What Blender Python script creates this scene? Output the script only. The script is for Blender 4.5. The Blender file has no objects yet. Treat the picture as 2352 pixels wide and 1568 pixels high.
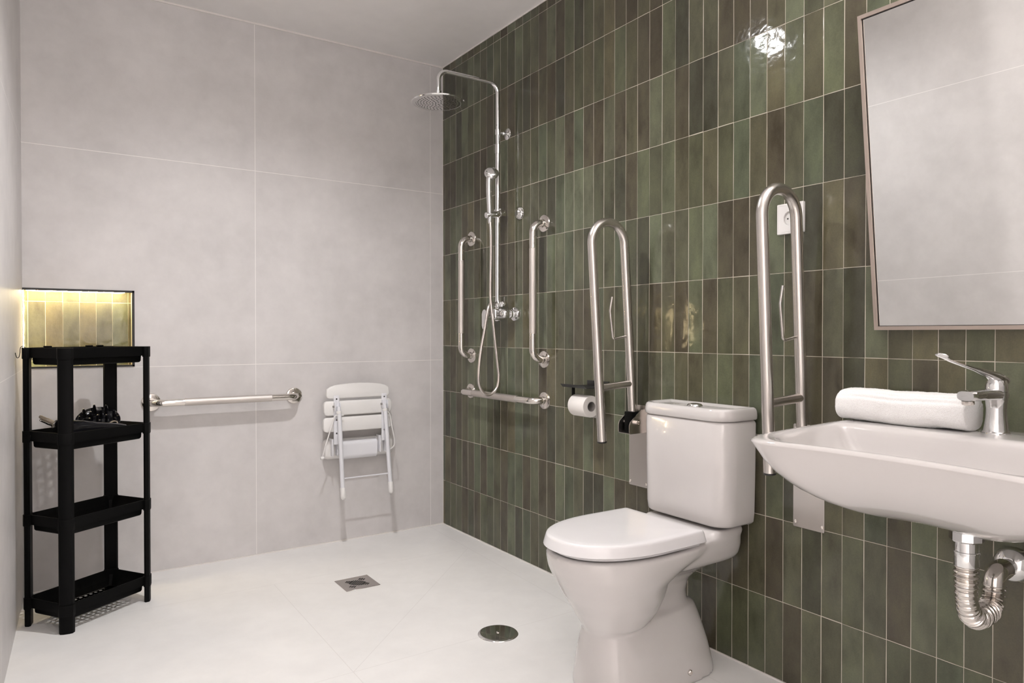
import bpy, bmesh, math, random
from mathutils import Vector, Matrix, Euler
random.seed(7)
V = Vector
PI = math.pi
S = bpy.context.scene
COL = S.collection
FZ = 0.025          # finished floor height

# ------------------------------------------------------------------ materials
def srgb(r, g, b, k=1.0):
    def f(c):
        c /= 255.0
        return (c/12.92 if c <= .04045 else ((c+.055)/1.055)**2.4)*k
    return (f(r), f(g), f(b), 1.0)

def new_mat(name):
    m = bpy.data.materials.new(name); m.use_nodes = True
    nt = m.node_tree
    return m, nt, nt.nodes['Principled BSDF']

def node(nt, typ, **kw):
    n = nt.nodes.new(typ)
    for k, v in kw.items(): setattr(n, k, v)
    return n

def setin(nt, n, i, v):
    if isinstance(v, bpy.types.NodeSocket): nt.links.new(v, n.inputs[i])
    else: n.inputs[i].default_value = v

def mth(nt, op, a, b=None, c=None, clamp=False):
    n = node(nt, 'ShaderNodeMath', operation=op); n.use_clamp = clamp
    setin(nt, n, 0, a)
    if b is not None: setin(nt, n, 1, b)
    if c is not None: setin(nt, n, 2, c)
    return n.outputs[0]

def objco(nt):
    return node(nt, 'ShaderNodeTexCoord').outputs['Object']

def noise(nt, vec, scale, detail=4, rough=.55, mapping=None):
    if mapping:
        mp = node(nt, 'ShaderNodeMapping'); mp.inputs['Scale'].default_value = mapping
        nt.links.new(vec, mp.inputs['Vector']); vec = mp.outputs[0]
    n = node(nt, 'ShaderNodeTexNoise')
    n.inputs['Scale'].default_value = scale; n.inputs['Detail'].default_value = detail
    n.inputs['Roughness'].default_value = rough
    nt.links.new(vec, n.inputs['Vector'])
    return n.outputs['Fac']

def ramp(nt, fac, stops, interp='LINEAR'):
    n = node(nt, 'ShaderNodeValToRGB'); cr = n.color_ramp; cr.interpolation = interp
    while len(cr.elements) < len(stops): cr.elements.new(1.0)
    for e, (p, c) in zip(cr.elements, stops): e.position = p; e.color = c
    nt.links.new(fac, n.inputs['Fac'])
    return n.outputs['Color']

def mixc(nt, fac, a, b, mode='MIX'):
    n = node(nt, 'ShaderNodeMix', data_type='RGBA', blend_type=mode)
    setin(nt, n, 0, fac); setin(nt, n, 6, a); setin(nt, n, 7, b)
    return n.outputs[2]

def bump(nt, h, strength, dist=.002):
    b = node(nt, 'ShaderNodeBump'); b.inputs['Strength'].default_value = strength
    b.inputs['Distance'].default_value = dist
    nt.links.new(h, b.inputs['Height'])
    return b.outputs[0]

def simple(name, col, rough=.4, metal=0.0, coat=0.0, var=.04, bumpk=0.0, bscale=300, spec=.5):
    m, nt, p = new_mat(name)
    co = objco(nt)
    n = noise(nt, co, 9, 3)
    dark = tuple(c*(1-var) for c in col[:3])+(1,)
    lite = tuple(min(1, c*(1+var)) for c in col[:3])+(1,)
    nt.links.new(ramp(nt, n, [(.3, dark), (.7, lite)]), p.inputs['Base Color'])
    p.inputs['Roughness'].default_value = rough
    p.inputs['Metallic'].default_value = metal
    p.inputs['Coat Weight'].default_value = coat
    p.inputs['Coat Roughness'].default_value = .04
    p.inputs['Specular IOR Level'].default_value = spec
    if bumpk:
        nt.links.new(bump(nt, noise(nt, co, bscale, 2), bumpk, .001), p.inputs['Normal'])
    return m

def seam_mat(name, base_lo, base_hi, seam, segs, plane, width=.0013, rough=.42, seamk=1.0):
    """large stoneware tile: cloudy base with thin grout segments ((a,b),(c,d)) in the plane's two axes"""
    m, nt, p = new_mat(name)
    co = objco(nt)
    n1 = noise(nt, co, 2.2, 6, .62); n2 = noise(nt, co, 14, 5, .6)
    f = mth(nt, 'ADD', mth(nt, 'MULTIPLY', n1, .75), mth(nt, 'MULTIPLY', n2, .25))
    base = ramp(nt, f, [(.36, base_lo), (.64, base_hi)])
    tint = noise(nt, co, 1.3, 3)
    base = mixc(nt, mth(nt, 'MULTIPLY', tint, .10), base, (.66, .67, .65, 1))
    sep = node(nt, 'ShaderNodeSeparateXYZ'); nt.links.new(co, sep.inputs[0])
    ax = sep.outputs['XYZ'.index(plane[0])]; ay = sep.outputs['XYZ'.index(plane[1])]
    mask = None
    for (x0, y0), (x1, y1) in segs:
        dx, dy = x1-x0, y1-y0; L = math.hypot(dx, dy); dx /= L; dy /= L
        px = mth(nt, 'SUBTRACT', ax, x0); py = mth(nt, 'SUBTRACT', ay, y0)
        t = mth(nt, 'ADD', mth(nt, 'MULTIPLY', px, dx), mth(nt, 'MULTIPLY', py, dy))
        d = mth(nt, 'ABSOLUTE', mth(nt, 'SUBTRACT', mth(nt, 'MULTIPLY', px, -dy), mth(nt, 'MULTIPLY', py, -dx)))
        on = mth(nt, 'LESS_THAN', d, width)
        inn = mth(nt, 'LESS_THAN', mth(nt, 'ABSOLUTE', mth(nt, 'SUBTRACT', t, L/2)), L/2)
        k = mth(nt, 'MULTIPLY', on, inn)
        mask = k if mask is None else mth(nt, 'MAXIMUM', mask, k)
    if mask is not None:
        mask = mth(nt, 'MULTIPLY', mask, seamk)
        base = mixc(nt, mask, base, seam)
    nt.links.new(base, p.inputs['Base Color'])
    p.inputs['Roughness'].default_value = rough
    p.inputs['Specular IOR Level'].default_value = .35
    nt.links.new(bump(nt, noise(nt, co, 60, 5), .05, .001), p.inputs['Normal'])
    return m

M = {}
W_LO = srgb(200, 196, 195); W_HI = srgb(219, 215, 214); W_SEAM = srgb(238, 234, 232)
M['wall_back'] = seam_mat('grey_stoneware_wall', W_LO, W_HI, W_SEAM,
    [((-1.0059, 0), (-1.0059, 2.6)), ((-.0802, 0), (-.0802, 2.6)), ((-2.2, 1.8465), (.1, 1.8465)), ((-2.2, .9329), (.1, .9329))], 'XZ')
M['wall_left'] = seam_mat('grey_stoneware_side_wall', W_LO, W_HI, W_SEAM,
    [((-5, 1.8465), (.1, 1.8465)), ((-5, .9329), (.1, .9329)), ((-.92, 0), (-.92, 2.6)), ((-2.75, 0), (-2.75, 2.6))], 'YZ')
M['floor'] = seam_mat('pale_stoneware_floor', srgb(232, 230, 228), srgb(242, 240, 238), srgb(212, 208, 205),
    [((-.093, 0), (-.156, -1.372)), ((-.156, -1.372), (-.17, -3.6)), ((-.109, -.459), (-1.93, -.437)), ((-.109, -.459), (-1.054, -1.368)),
     ((-1.054, -1.368), (-.1, -1.372)), ((-1.054, -1.368), (-1.046, -.45)), ((-.967, -.49), (-.485, -.80)),
     ((-1.054, -1.368), (-1.075, -3.6)), ((-1.98, -1.36), (-1.054, -1.368))], 'XY', width=.0010, rough=.38, seamk=.55)

def make_zellige():
    m, nt, p = new_mat('green_glazed_tile')
    co = objco(nt)
    at = node(nt, 'ShaderNodeAttribute', attribute_name='tile_random')
    K = 1.12
    pal = [(80, 80, 67), (88, 90, 76), (74, 75, 62), (76, 72, 61), (85, 88, 72), (71, 66, 55), (90, 94, 79),
           (83, 83, 70), (88, 84, 68), (66, 66, 56), (80, 85, 71), (80, 78, 64), (78, 79, 64), (73, 69, 58)]
    base = ramp(nt, at.outputs['Fac'], [(i/len(pal), srgb(c[0], c[1], c[2]*.965, K)) for i, c in enumerate(pal)], 'CONSTANT')
    off = node(nt, 'ShaderNodeVectorMath', operation='ADD')
    cmb = node(nt, 'ShaderNodeCombineXYZ')
    sc = mth(nt, 'MULTIPLY', at.outputs['Fac'], 37.0)
    for i in range(3): nt.links.new(sc, cmb.inputs[i])
    nt.links.new(co, off.inputs[0]); nt.links.new(cmb.outputs[0], off.inputs[1])
    v = off.outputs[0]
    n1 = noise(nt, v, 14, 5, .6, (1, 1, .45))
    base = mixc(nt, .75, base, mixc(nt, 1.0, base, ramp(nt, n1, [(.30, (.55, .52, .50, 1)), (.5, (1, 1, 1, 1)), (.72, (1.35, 1.4, 1.3, 1))]), 'MULTIPLY'))
    n3 = noise(nt, v, 260, 2)
    base = mixc(nt, .25, base, mixc(nt, 1.0, base, ramp(nt, n3, [(.3, (.7, .7, .7, 1)), (.7, (1.25, 1.25, 1.25, 1))]), 'MULTIPLY'))
    nt.links.new(base, p.inputs['Base Color'])
    p.inputs['Roughness'].default_value = .10
    p.inputs['Specular IOR Level'].default_value = .42
    w = mth(nt, 'ADD', mth(nt, 'MULTIPLY', noise(nt, v, 17, 2, .5, (1, .8, 1)), 1.15), mth(nt, 'MULTIPLY', noise(nt, v, 60, 2, .5, (1, .8, 1)), .24))
    nt.links.new(bump(nt, w, .33, .004), p.inputs['Normal'])
    return m
M['zellige'] = make_zellige()
M['grout'] = simple('pale_grout', srgb(188, 180, 166), .85, var=.08, bumpk=.2)
M['ceiling'] = simple('white_ceiling_paint', srgb(244, 241, 240), .7, var=.02)
M['caulk'] = simple('white_sealant', srgb(228, 223, 219), .4, var=.02)
M['plaster'] = simple('cream_plaster', srgb(225, 215, 196), .6)
M['chrome'] = simple('polished_chrome', (.80, .80, .80, 1), .06, 1.0, var=.02)
M['polished'] = simple('polished_stainless', (.74, .70, .66, 1), .12, 1.0, var=.03)
M['satin'] = simple('satin_stainless', (.60, .56, .53, 1), .3, 1.0, var=.03)
M['knurl'] = simple('knurled_stainless', (.62, .58, .55, 1), .42, 1.0, var=.05, bumpk=.6, bscale=900)
def make_brushed():
    m, nt, p = new_mat('brushed_stainless')
    n = noise(nt, objco(nt), 3, 2)
    nt.links.new(ramp(nt, n, [(.2, (.60, .565, .535, 1)), (.8, (.63, .595, .565, 1))]), p.inputs['Base Color'])
    p.inputs['Metallic'].default_value = 1.0
    p.inputs['Roughness'].default_value = .27
    return m
M['brushed'] = make_brushed()
M['ceramic'] = simple('white_glazed_ceramic', srgb(207, 203, 201), .12, coat=.6, var=.012)
M['seatplastic'] = simple('white_gloss_plastic', srgb(228, 226, 227), .22, coat=.2, var=.012)
M['white'] = simple('white_plastic', srgb(232, 230, 228), .34, var=.015)
M['whitemetal'] = simple('white_powder_coat', srgb(226, 226, 230), .3, var=.015)
M['greyplastic'] = simple('grey_plastic', srgb(140, 136, 132), .5)
M['black'] = simple('black_plastic', (.0032, .0032, .0032, 1), .5, var=.1, bumpk=.05, spec=.08)
M['blackgloss'] = simple('glossy_black_plastic', (.008, .008, .010, 1), .10, coat=.3)
M['blackmetal'] = simple('matt_black_metal', (.012, .012, .012, 1), .45)
M['dark'] = simple('dark_recess', (.02, .018, .016, 1), .6)
M['beige'] = simple('taupe_plastic', srgb(150, 138, 122), .35)
M['paper'] = simple('white_tissue_paper', srgb(234, 230, 226), .9, var=.015, bumpk=.1, bscale=200)
M['card'] = simple('grey_cardboard', srgb(150, 146, 142), .85)
M['mirrorframe'] = simple('champagne_aluminium', srgb(190, 176, 166), .34, .85)
def make_mirror():
    m, nt, p = new_mat('mirror_silver')
    n = noise(nt, objco(nt), 2, 1)
    nt.links.new(ramp(nt, n, [(0, (.80, .80, .79, 1)), (1, (.82, .82, .81, 1))]), p.inputs['Base Color'])
    p.inputs['Metallic'].default_value = 1; p.inputs['Roughness'].default_value = 0.0
    return m
M['mirror'] = make_mirror()
def make_towel():
    m, nt, p = new_mat('white_terry_cloth')
    co = objco(nt)
    n = noise(nt, co, 420, 3, .7)
    nt.links.new(ramp(nt, n, [(.2, srgb(236, 233, 230)), (.55, srgb(250, 249, 248))]), p.inputs['Base Color'])
    p.inputs['Roughness'].default_value = .95
    p.inputs['Sheen Weight'].default_value = .5; p.inputs['Specular IOR Level'].default_value = .1
    nt.links.new(bump(nt, n, .6, .003), p.inputs['Normal'])
    return m
M['towel'] = make_towel()
def make_clear():
    m, nt, p = new_mat('clear_acrylic')
    n = noise(nt, objco(nt), 20, 1)
    nt.links.new(ramp(nt, n, [(0, (.96, .97, .96, 1)), (1, (1, 1, 1, 1))]), p.inputs['Base Color'])
    p.inputs['Transmission Weight'].default_value = 1; p.inputs['Roughness'].default_value = .02
    p.inputs['IOR'].default_value = 1.45
    return m
M['clear'] = make_clear()
def make_glow(name, col, strength):
    m, nt, p = new_mat(name)
    n = noise(nt, objco(nt), 200, 1)
    c = ramp(nt, n, [(.3, tuple(x*.95 for x in col[:3])+(1,)), (.7, col)])
    nt.links.new(c, p.inputs['Emission Color']); p.inputs['Emission Strength'].default_value = strength
    return m
M['led'] = make_glow('warm_led', (1, .80, .46, 1), 130)

# ------------------------------------------------------------------ object helpers
def obj(name, bm, m, parent=None, smooth=True, angle=40, origin=None):
    me = bpy.data.meshes.new(name)
    bmesh.ops.recalc_face_normals(bm, faces=bm.faces)
    if smooth:
        ca = math.radians(angle)
        for f in bm.faces: f.smooth = True
        for e in bm.edges:
            if len(e.link_faces) == 2 and e.calc_face_angle(0) > ca: e.smooth = False
    org = V((0, 0, 0))
    if parent is not None:
        q = parent
        while q is not None: org += q.location; q = q.parent
    if origin is not None: org = V(origin)
    if org.length > 0: bmesh.ops.translate(bm, vec=-org, verts=bm.verts)
    bm.to_mesh(me); bm.free()
    if isinstance(m, (list, tuple)):
        for k in m: me.materials.append(k)
    else: me.materials.append(m)
    o = bpy.data.objects.new(name, me); COL.objects.link(o)
    if parent is not None: o.parent = parent
    elif origin is not None: o.location = org
    return o

def tag(o, label, cat, group=None):
    o['label'] = label; o['category'] = cat
    if group: o['group'] = group
    return o

def thing(name, label, cat, loc=(0, 0, 0), group=None):
    o = bpy.data.objects.new(name, None); COL.objects.link(o)
    o.empty_display_size = .05; o.location = loc
    return tag(o, label, cat, group)

def struct(name, bm, m, smooth=False):
    o = obj(name, bm, m, None, smooth); o['kind'] = 'structure'
    return o

def B(): return bmesh.new()

def box(bm, lo, hi, bev=0.0, seg=2, mat=None, mi=0):
    r = bmesh.ops.create_cube(bm, size=1.0)
    vs = r['verts']; lo = V(lo); hi = V(hi)
    for v in vs: v.co = V(((v.co.x+.5)*(hi.x-lo.x)+lo.x, (v.co.y+.5)*(hi.y-lo.y)+lo.y, (v.co.z+.5)*(hi.z-lo.z)+lo.z))
    fs = list({f for v in vs for f in v.link_faces})
    if bev:
        es = list({e for v in vs for e in v.link_edges})
        r2 = bmesh.ops.bevel(bm, geom=es, offset=bev, segments=seg, profile=.5, affect='EDGES')
        vs = list({v for f in r2['faces'] for v in f.verts} | {v for v in vs if v.is_valid})
    if mat is not None:
        for v in vs: v.co = mat @ v.co
    return vs

def fillet(pts, r, n=8):
    pts = [V(p) for p in pts]; out = [pts[0]]
    rr = r if isinstance(r, (list, tuple)) else [r]*len(pts)
    for i in range(1, len(pts)-1):
        a, b, c = pts[i-1], pts[i], pts[i+1]
        d1 = (a-b).normalized(); d2 = (c-b).normalized()
        ang = d1.angle(d2)
        if abs(ang-PI) < 1e-3 or rr[i] <= 0: out.append(b); continue
        t = min(rr[i]/math.tan(ang/2), (a-b).length*.49 if i > 1 else (a-b).length*.99, (c-b).length*.49 if i < len(pts)-2 else (c-b).length*.99)
        R = t*math.tan(ang/2)
        cen = b+(d1+d2).normalized()*(R/math.sin(ang/2))
        p0 = b+d1*t; p1 = b+d2*t
        v0 = p0-cen; v1 = p1-cen; w = v0.angle(v1)
        for k in range(n+1):
            s = k/n
            out.append(cen+(v0*math.sin((1-s)*w)+v1*math.sin(s*w))/math.sin(w))
    out.append(pts[-1])
    return out

def catmull(pts, n=8):
    pts = [V(p) for p in pts]; P = [pts[0]*2-pts[1]]+pts+[pts[-1]*2-pts[-2]]
    out = []
    for i in range(1, len(P)-2):
        for k in range(n):
            t = k/n; a, b, c, d = P[i-1], P[i], P[i+1], P[i+2]
            out.append(.5*((2*b)+(c-a)*t+(2*a-5*b+4*c-d)*t*t+(3*b-a-3*c+d)*t**3))
    out.append(pts[-1])
    return out

def tube(bm, path, r, n=16, caps=True, section=None, up=None):
    """sweep; r scalar or list, section optional list of (a,b) unit offsets"""
    path = [V(p) for p in path]; L = len(path)
    sec = section or [(math.cos(2*PI*k/n), math.sin(2*PI*k/n)) for k in range(n)]
    n = len(sec); rings = []
    tan = [((path[min(i+1, L-1)]-path[max(i-1, 0)]).normalized()) for i in range(L)]
    u = up if up is not None else (V((0, 0, 1)) if abs(tan[0].z) < .9 else V((0, 1, 0)))
    u = V(u)
    for i in range(L):
        t = tan[i]; u = (u-t*u.dot(t)).normalized(); w = t.cross(u)
        rad = r[i] if isinstance(r, (list, tuple)) else r
        rings.append([bm.verts.new(path[i]+(u*a+w*b)*rad) for a, b in sec])
    for i in range(L-1):
        for k in range(n):
            bm.faces.new((rings[i][k], rings[i][(k+1) % n], rings[i+1][(k+1) % n], rings[i+1][k]))
    if caps:
        bm.faces.new(rings[0][::-1]); bm.faces.new(rings[-1])
    return rings

def lathe(bm, prof, org=(0, 0, 0), axis=(0, 0, 1), n=32):
    """prof: list of (radius, height) ; closed at the ends when radius is 0"""
    org = V(org); ax = V(axis).normalized()
    u = ax.orthogonal().normalized(); w = ax.cross(u)
    rings = []
    for r, h in prof:
        if r < 1e-6: rings.append([bm.verts.new(org+ax*h)])
        else: rings.append([bm.verts.new(org+ax*h+(u*math.cos(2*PI*k/n)+w*math.sin(2*PI*k/n))*r) for k in range(n)])
    for a, b in zip(rings, rings[1:]):
        for k in range(n):
            q = [a[k % len(a)], a[(k+1) % len(a)], b[(k+1) % len(b)], b[k % len(b)]]
            q2 = []
            for x in q:
                if x not in q2: q2.append(x)
            if len(q2) > 2: bm.faces.new(q2)
    ring_shape = prof[0] == prof[-1]
    if ring_shape: bmesh.ops.remove_doubles(bm, verts=rings[0]+rings[-1], dist=1e-6); return
    if len(rings[0]) > 1: bm.faces.new(rings[0][::-1])
    if len(rings[-1]) > 1: bm.faces.new(rings[-1])

def loft(bm, rings, cap0=True, cap1=True):
    R = [[bm.verts.new(p) for p in ring] for ring in rings]
    n = len(R[0])
    for a, b in zip(R, R[1:]):
        for k in range(n): bm.faces.new((a[k], a[(k+1) % n], b[(k+1) % n], b[k]))
    if cap0: bm.faces.new(R[0][::-1])
    if cap1: bm.faces.new(R[-1])
    return R

def extrude_poly(bm, pts, vec, bev=0.0, seg=2):
    a = [bm.verts.new(p) for p in pts]; b = [bm.verts.new(V(p)+V(vec)) for p in pts]
    n = len(a); fs = [bm.faces.new(a[::-1]), bm.faces.new(b)]
    for k in range(n): fs.append(bm.faces.new((a[k], a[(k+1) % n], b[(k+1) % n], b[k])))
    if bev:
        es = list({e for f in fs[:2] for e in f.edges})
        bmesh.ops.bevel(bm, geom=es, offset=bev, segments=seg, profile=.5, affect='EDGES')

def supel(cx, cy, z, a, b, n=48, e=2.0, e2=None):
    out = []
    for k in range(n):
        t = 2*PI*k/n; c, s = math.cos(t), math.sin(t)
        ex = e if (e2 is None or c < 0) else e2
        out.append((cx+a*math.copysign(abs(c)**(2/ex), c), cy+b*math.copysign(abs(s)**(2/ex), s), z))
    return out

def rrect(x0, x1, y0, y1, r, n=6):
    """rounded rectangle outline; r = (x0y0, x1y0, x1y1, x0y1) radii"""
    if not isinstance(r, (list, tuple)): r = (r,)*4
    out = []
    for (cx, cy, rr, a0) in ((x0+r[0], y0+r[0], r[0], PI), (x1-r[1], y0+r[1], r[1], 1.5*PI), (x1-r[2], y1-r[2], r[2], 0), (x0+r[3], y1-r[3], r[3], .5*PI)):
        for k in range(n+1):
            a = a0+.5*PI*k/n
            out.append((cx+rr*math.cos(a), cy+rr*math.sin(a)))
    return out

def inset2d(o, d):
    """scale-free inset of an outline towards its inside (convex, ccw)"""
    n = len(o); out = []
    for i in range(n):
        p, a, b = V(o[i]), V(o[i-1]), V(o[(i+1) % n])
        t = (b-a)
        if t.length < 1e-9: out.append(tuple(p)); continue
        t.normalize(); out.append((p.x-t.y*d, p.y+t.x*d))
    return out

def at_z(o, z): return [(x, y, z) for x, y in o]

def remeshed(name, bm, voxel, smooth_it, m, parent):
    o = obj(name, bm, m, parent)
    md = o.modifiers.new('r', 'REMESH'); md.mode = 'VOXEL'; md.voxel_size = voxel; md.use_smooth_shade = True
    s = o.modifiers.new('s', 'SMOOTH'); s.iterations = smooth_it; s.factor = .5
    dg = bpy.context.evaluated_depsgraph_get()
    me = bpy.data.meshes.new_from_object(o.evaluated_get(dg), depsgraph=dg)
    old = o.data; o.modifiers.clear(); o.data = me; me.name = name; bpy.data.meshes.remove(old)
    for p in me.polygons: p.use_smooth = True
    return o

def copy_tree(o, parent=None):
    c = o.copy(); COL.objects.link(c)
    if parent is not None: c.parent = parent
    for ch in list(o.children): copy_tree(ch, c)
    return c

# ------------------------------------------------------------------ the room
H = 2.5437; LX = -1.915; LS = .046      # ceiling, left wall start and slant
YF = -3.72                              # front wall (doorway wall)
def lx(y): return LX+LS*y
NX0, NX1, NZ0, NZ1, ND = -1.9149, -1.516, .937, 1.262, .095

def quad(bm, *p): return bm.faces.new([bm.verts.new(q) for q in p])

def slab(bm, lo, hi): box(bm, lo, hi)

bm = B()                                 # back wall, with the niche opening left free
slab(bm, (NX1, 0, 0), (0.1, .20, H)); slab(bm, (-2.3, 0, 0), (NX0, .20, H))
slab(bm, (NX0, 0, 0), (NX1, .20, NZ0)); slab(bm, (NX0, 0, NZ1), (NX1, .20, H))
slab(bm, (NX0, ND+.012, NZ0), (NX1, .20, NZ1))
wb = struct('wall_back', bm, M['wall_back'])
bm = B()                                 # niche lining
slab(bm, (NX0, .001, NZ0), (NX1, ND+.012, NZ0+.002)); slab(bm, (NX0, .001, NZ1-.002), (NX1, ND+.012, NZ1))
slab(bm, (NX0, .001, NZ0), (NX0+.002, ND+.012, NZ1)); slab(bm, (NX1-.002, .001, NZ0), (NX1, ND+.012, NZ1))
struct('trim_niche_lining', bm, M['plaster']).name = 'trim_5'

def tile_field(name, us, vs, pt, seed, lift=.0022, lo=0.0, hi=1.0):
    """us, vs: lists of tile edges; pt(u, v, h) -> point. one mesh of hand-cut glazed tiles"""
    rnd = random.Random(seed); bm = B(); vals = []
    g = .0005
    for i in range(len(us)-1):
        for j in range(len(vs)-1):
            u0, u1 = us[i]+g, us[i+1]-g; v0, v1 = vs[j]+g, vs[j+1]-g
            if u1-u0 < .004 or v1-v0 < .004: continue
            j4 = [rnd.uniform(-.0004, .0004) for _ in range(4)]
            u0 += j4[0]; u1 += j4[1]; v0 += j4[2]; v1 += j4[3]
            tu = rnd.uniform(-.004, .004); tv = rnd.uniform(-.0011, .0011); h0 = lift+rnd.uniform(-.0002, .0004)
            uc, vc = (u0+u1)/2, (v0+v1)/2
            edge = [(u0, v0), (u1, v0)]; m = max(1, int((v1-v0)/.05))
            pts = [(u0, v0), ((u0+u1)/2, v0)]
            pts += [(u1, v0+(v1-v0)*k/m) for k in range(m+1)]
            pts += [((u0+u1)/2, v1)]
            pts += [(u0, v1-(v1-v0)*k/m) for k in range(m)]
            jit = [(rnd.uniform(-.0003, .0003), rnd.uniform(-.0003, .0003)) for _ in pts]
            O = [(a+x, b+y) for (a, b), (x, y) in zip(pts, jit)]
            I = [(a+math.copysign(.0008, uc-a)*(abs(uc-a) > .002), b+math.copysign(.0008, vc-b)*(min(abs(b-v0), abs(b-v1)) < .001)) for a, b in O]
            ro = [bm.verts.new(pt(a, b, -.001)) for a, b in O]
            rm = [bm.verts.new(pt(a, b, h0*.55+tu*(a-uc)+tv*(b-vc))) for a, b in O]
            ri = [bm.verts.new(pt(a, b, h0+tu*(a-uc)+tv*(b-vc))) for a, b in I]
            n = len(ro); r = rnd.uniform(lo, hi)
            for A, Bq in ((ro, rm), (rm, ri)):
                for k in range(n):
                    bm.faces.new((A[k], A[(k+1) % n], Bq[(k+1) % n], Bq[k])); vals.append(r)
            bm.faces.new(ri); vals.append(r)
    bmesh.ops.recalc_face_normals(bm, faces=bm.faces)
    o = obj(name, bm, M['zellige'], None, True, 35)
    at = o.data.attributes.new('tile_random', 'FLOAT', 'FACE')
    at.data.foreach_set('value', vals)
    o['kind'] = 'structure'
    return o

PITCH, OFF, TH, ZT = .06265, .08356, .248, 2.49944
us = [0.0, OFF-PITCH] + [OFF+PITCH*k for k in range(0, 60)]
us = [u for u in us if u < -YF] + [-YF]
vs = sorted([FZ-.004] + [ZT-TH*j for j in range(0, 10)] + [H])
wr = tile_field('wall_right', us, vs, lambda u, v, h: (-h, -u, v), 11)
bm = B(); slab(bm, (-.0017, YF, 0), (.12, .0, H))
g = obj('grout_bed', bm, M['grout'], wr, False); g['kind'] = 'structure'
nus = [NX0+.002]+[-1.8975+.0612*k for k in range(0, 7) if -1.8975+.0612*k < NX1-.006]+[NX1-.002]
nt_ = tile_field('wall_niche', nus, [NZ0+.002, 1.2126, NZ1-.002] if False else [NZ0+.002, .9646, 1.2126, NZ1-.002],
                 lambda u, v, h: (u, ND-h, v), 5, lo=.43, hi=.64)
bm = B(); slab(bm, (NX0, ND-.0017, NZ0), (NX1, ND+.012, NZ1))
g = obj('grout_bed', bm, M['grout'], nt_, False); g['kind'] = 'structure'

bm = B()
y1 = -5.4
for (ya, yb) in ((.0, y1),):
    quad(bm, (lx(ya), ya, 0), (lx(yb), yb, 0), (lx(yb), yb, H), (lx(ya), ya, H))
    quad(bm, (lx(ya)-.15, ya, 0), (lx(yb)-.15, yb, 0), (lx(yb)-.15, yb, H), (lx(ya)-.15, ya, H))
bmesh.ops.bridge_loops(bm, edges=bm.edges)
struct('wall_left', bm, M['wall_left'])
bm = B(); slab(bm, (-2.6, -5.4, -.08), (.3, .2, FZ)); struct('floor', bm, M['floor'])
bm = B(); slab(bm, (-2.6, -5.4, H), (.3, .2, H+.1)); struct('ceiling', bm, M['ceiling'])
DX0, DX1 = -2.06, -1.17                   # doorway the photographer stands in
bm = B(); slab(bm, (DX1, YF-.12, 0), (.12, YF, H)); slab(bm, (-2.2, YF-.12, 2.47), (DX1, YF, H)); struct('wall_front', bm, M['wall_left'])
bm = B(); slab(bm, (-2.6, -5.5, 0), (.3, -5.4, H)); slab(bm, (.12, -5.4, 0), (.3, YF-.12, H)); struct('wall_corridor', bm, M['ceiling'])

# sealant lines and niche trim
bm = B(); box(bm, (-1.92, -.006, FZ), (0, .001, FZ+.005)); struct('baseboard_back', bm, M['caulk'])
bm = B(); box(bm, (-1.92, -.004, H-.008), (-.004, .001, H)); struct('trim_1', bm, M['caulk'])
bm = B(); box(bm, (-.005, YF, H-.006), (.001, -.004, H)); struct('trim_2', bm, M['caulk'])
bm = B(); box(bm, (-.007, YF, FZ), (.001, -.004, FZ+.004)); struct('baseboard_right', bm, M['caulk'])
bm = B(); box(bm, (-.004, -.003, FZ), (.0, .001, H)); struct('trim_3', bm, M['caulk'])
bm = B()
tw = .008
box(bm, (NX0-.001, -.005, NZ1-tw), (NX1, .012, NZ1+.001)); box(bm, (NX1-tw, -.005, NZ0-.001), (NX1+.001, .012, NZ1+.001))
box(bm, (NX0-.001, -.005, NZ0-.001), (NX1, .012, NZ0+tw-.002))
struct('trim_4', bm, M['blackmetal'])
bm = B(); box(bm, (NX0+.012, .050, NZ1-.006), (NX1-.03, .064, NZ1-.0021), .001)
box(bm, (NX0+.0022, .016, NZ0+.01), (NX0+.0036, .021, NZ1-.0021), .0003)
tag(obj('led_strip', bm, M['led'], origin=(NX0+.2, .057, NZ1-.004)), 'glowing warm white LED strip around the top and left edge of the tiled niche', 'light strip')

# ------------------------------------------------------------------ grab bars
def grab_bar(name, L, label, loc, rot, grip0=.32, grip1=.32, off=.066):
    """bar along local z, wall plane = local x 0, stands off along -x"""
    t = thing(name, label, 'grab bar', (0, 0, 0), 'straight stainless grab bars')
    h = L/2; R = .016
    path = fillet([(0.0, 0, -h), (-off, 0, -h), (-off, 0, h), (0, 0, h)], .046, 10)
    bm = B(); tube(bm, path, R, 20); obj('bar', bm, M['polished'], t)
    bm = B(); tube(bm, [(-off, 0, -grip0*L), (-off, 0, grip1*L)], R+.0007, 28); o = obj('grip', bm, M['knurl'], t); o['label'] = 'matt knurled grip section'
    for s in (-1, 1):
        bm = B(); lathe(bm, [(0, .0), (.0395, .0), (.0395, -.004), (.037, -.009), (.030, -.011), (.019, -.012), (.017, -.020), (0, -.020)][0:], (0, 0, s*h), (1, 0, 0), 36)
        obj('flange', bm, M['polished'], t)
    t.location = loc; t.rotation_euler = rot
    return t
GB = grab_bar('grab_bar', .600, 'vertical steel grab bar left of the shower riser, nearest the room corner', (0, -.3148, 1.265), (0, 0, 0), .31, .31)
g2 = copy_tree(GB); g2.location = (0, -.944, 1.2635)
g2['label'] = 'vertical steel grab bar right of the shower riser and mixer'
grab_bar('grab_bar', .640, 'horizontal steel grab bar low on the green tiles under the shower hose', (0, -.627, .782), (PI/2, 0, 0), .30, .30)
grab_bar('grab_bar', .626, 'horizontal steel grab bar on the grey wall beside the black rack', (-1.1395, 0, .7755), (-PI/2, 0, PI/2), .30, .30)

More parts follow.
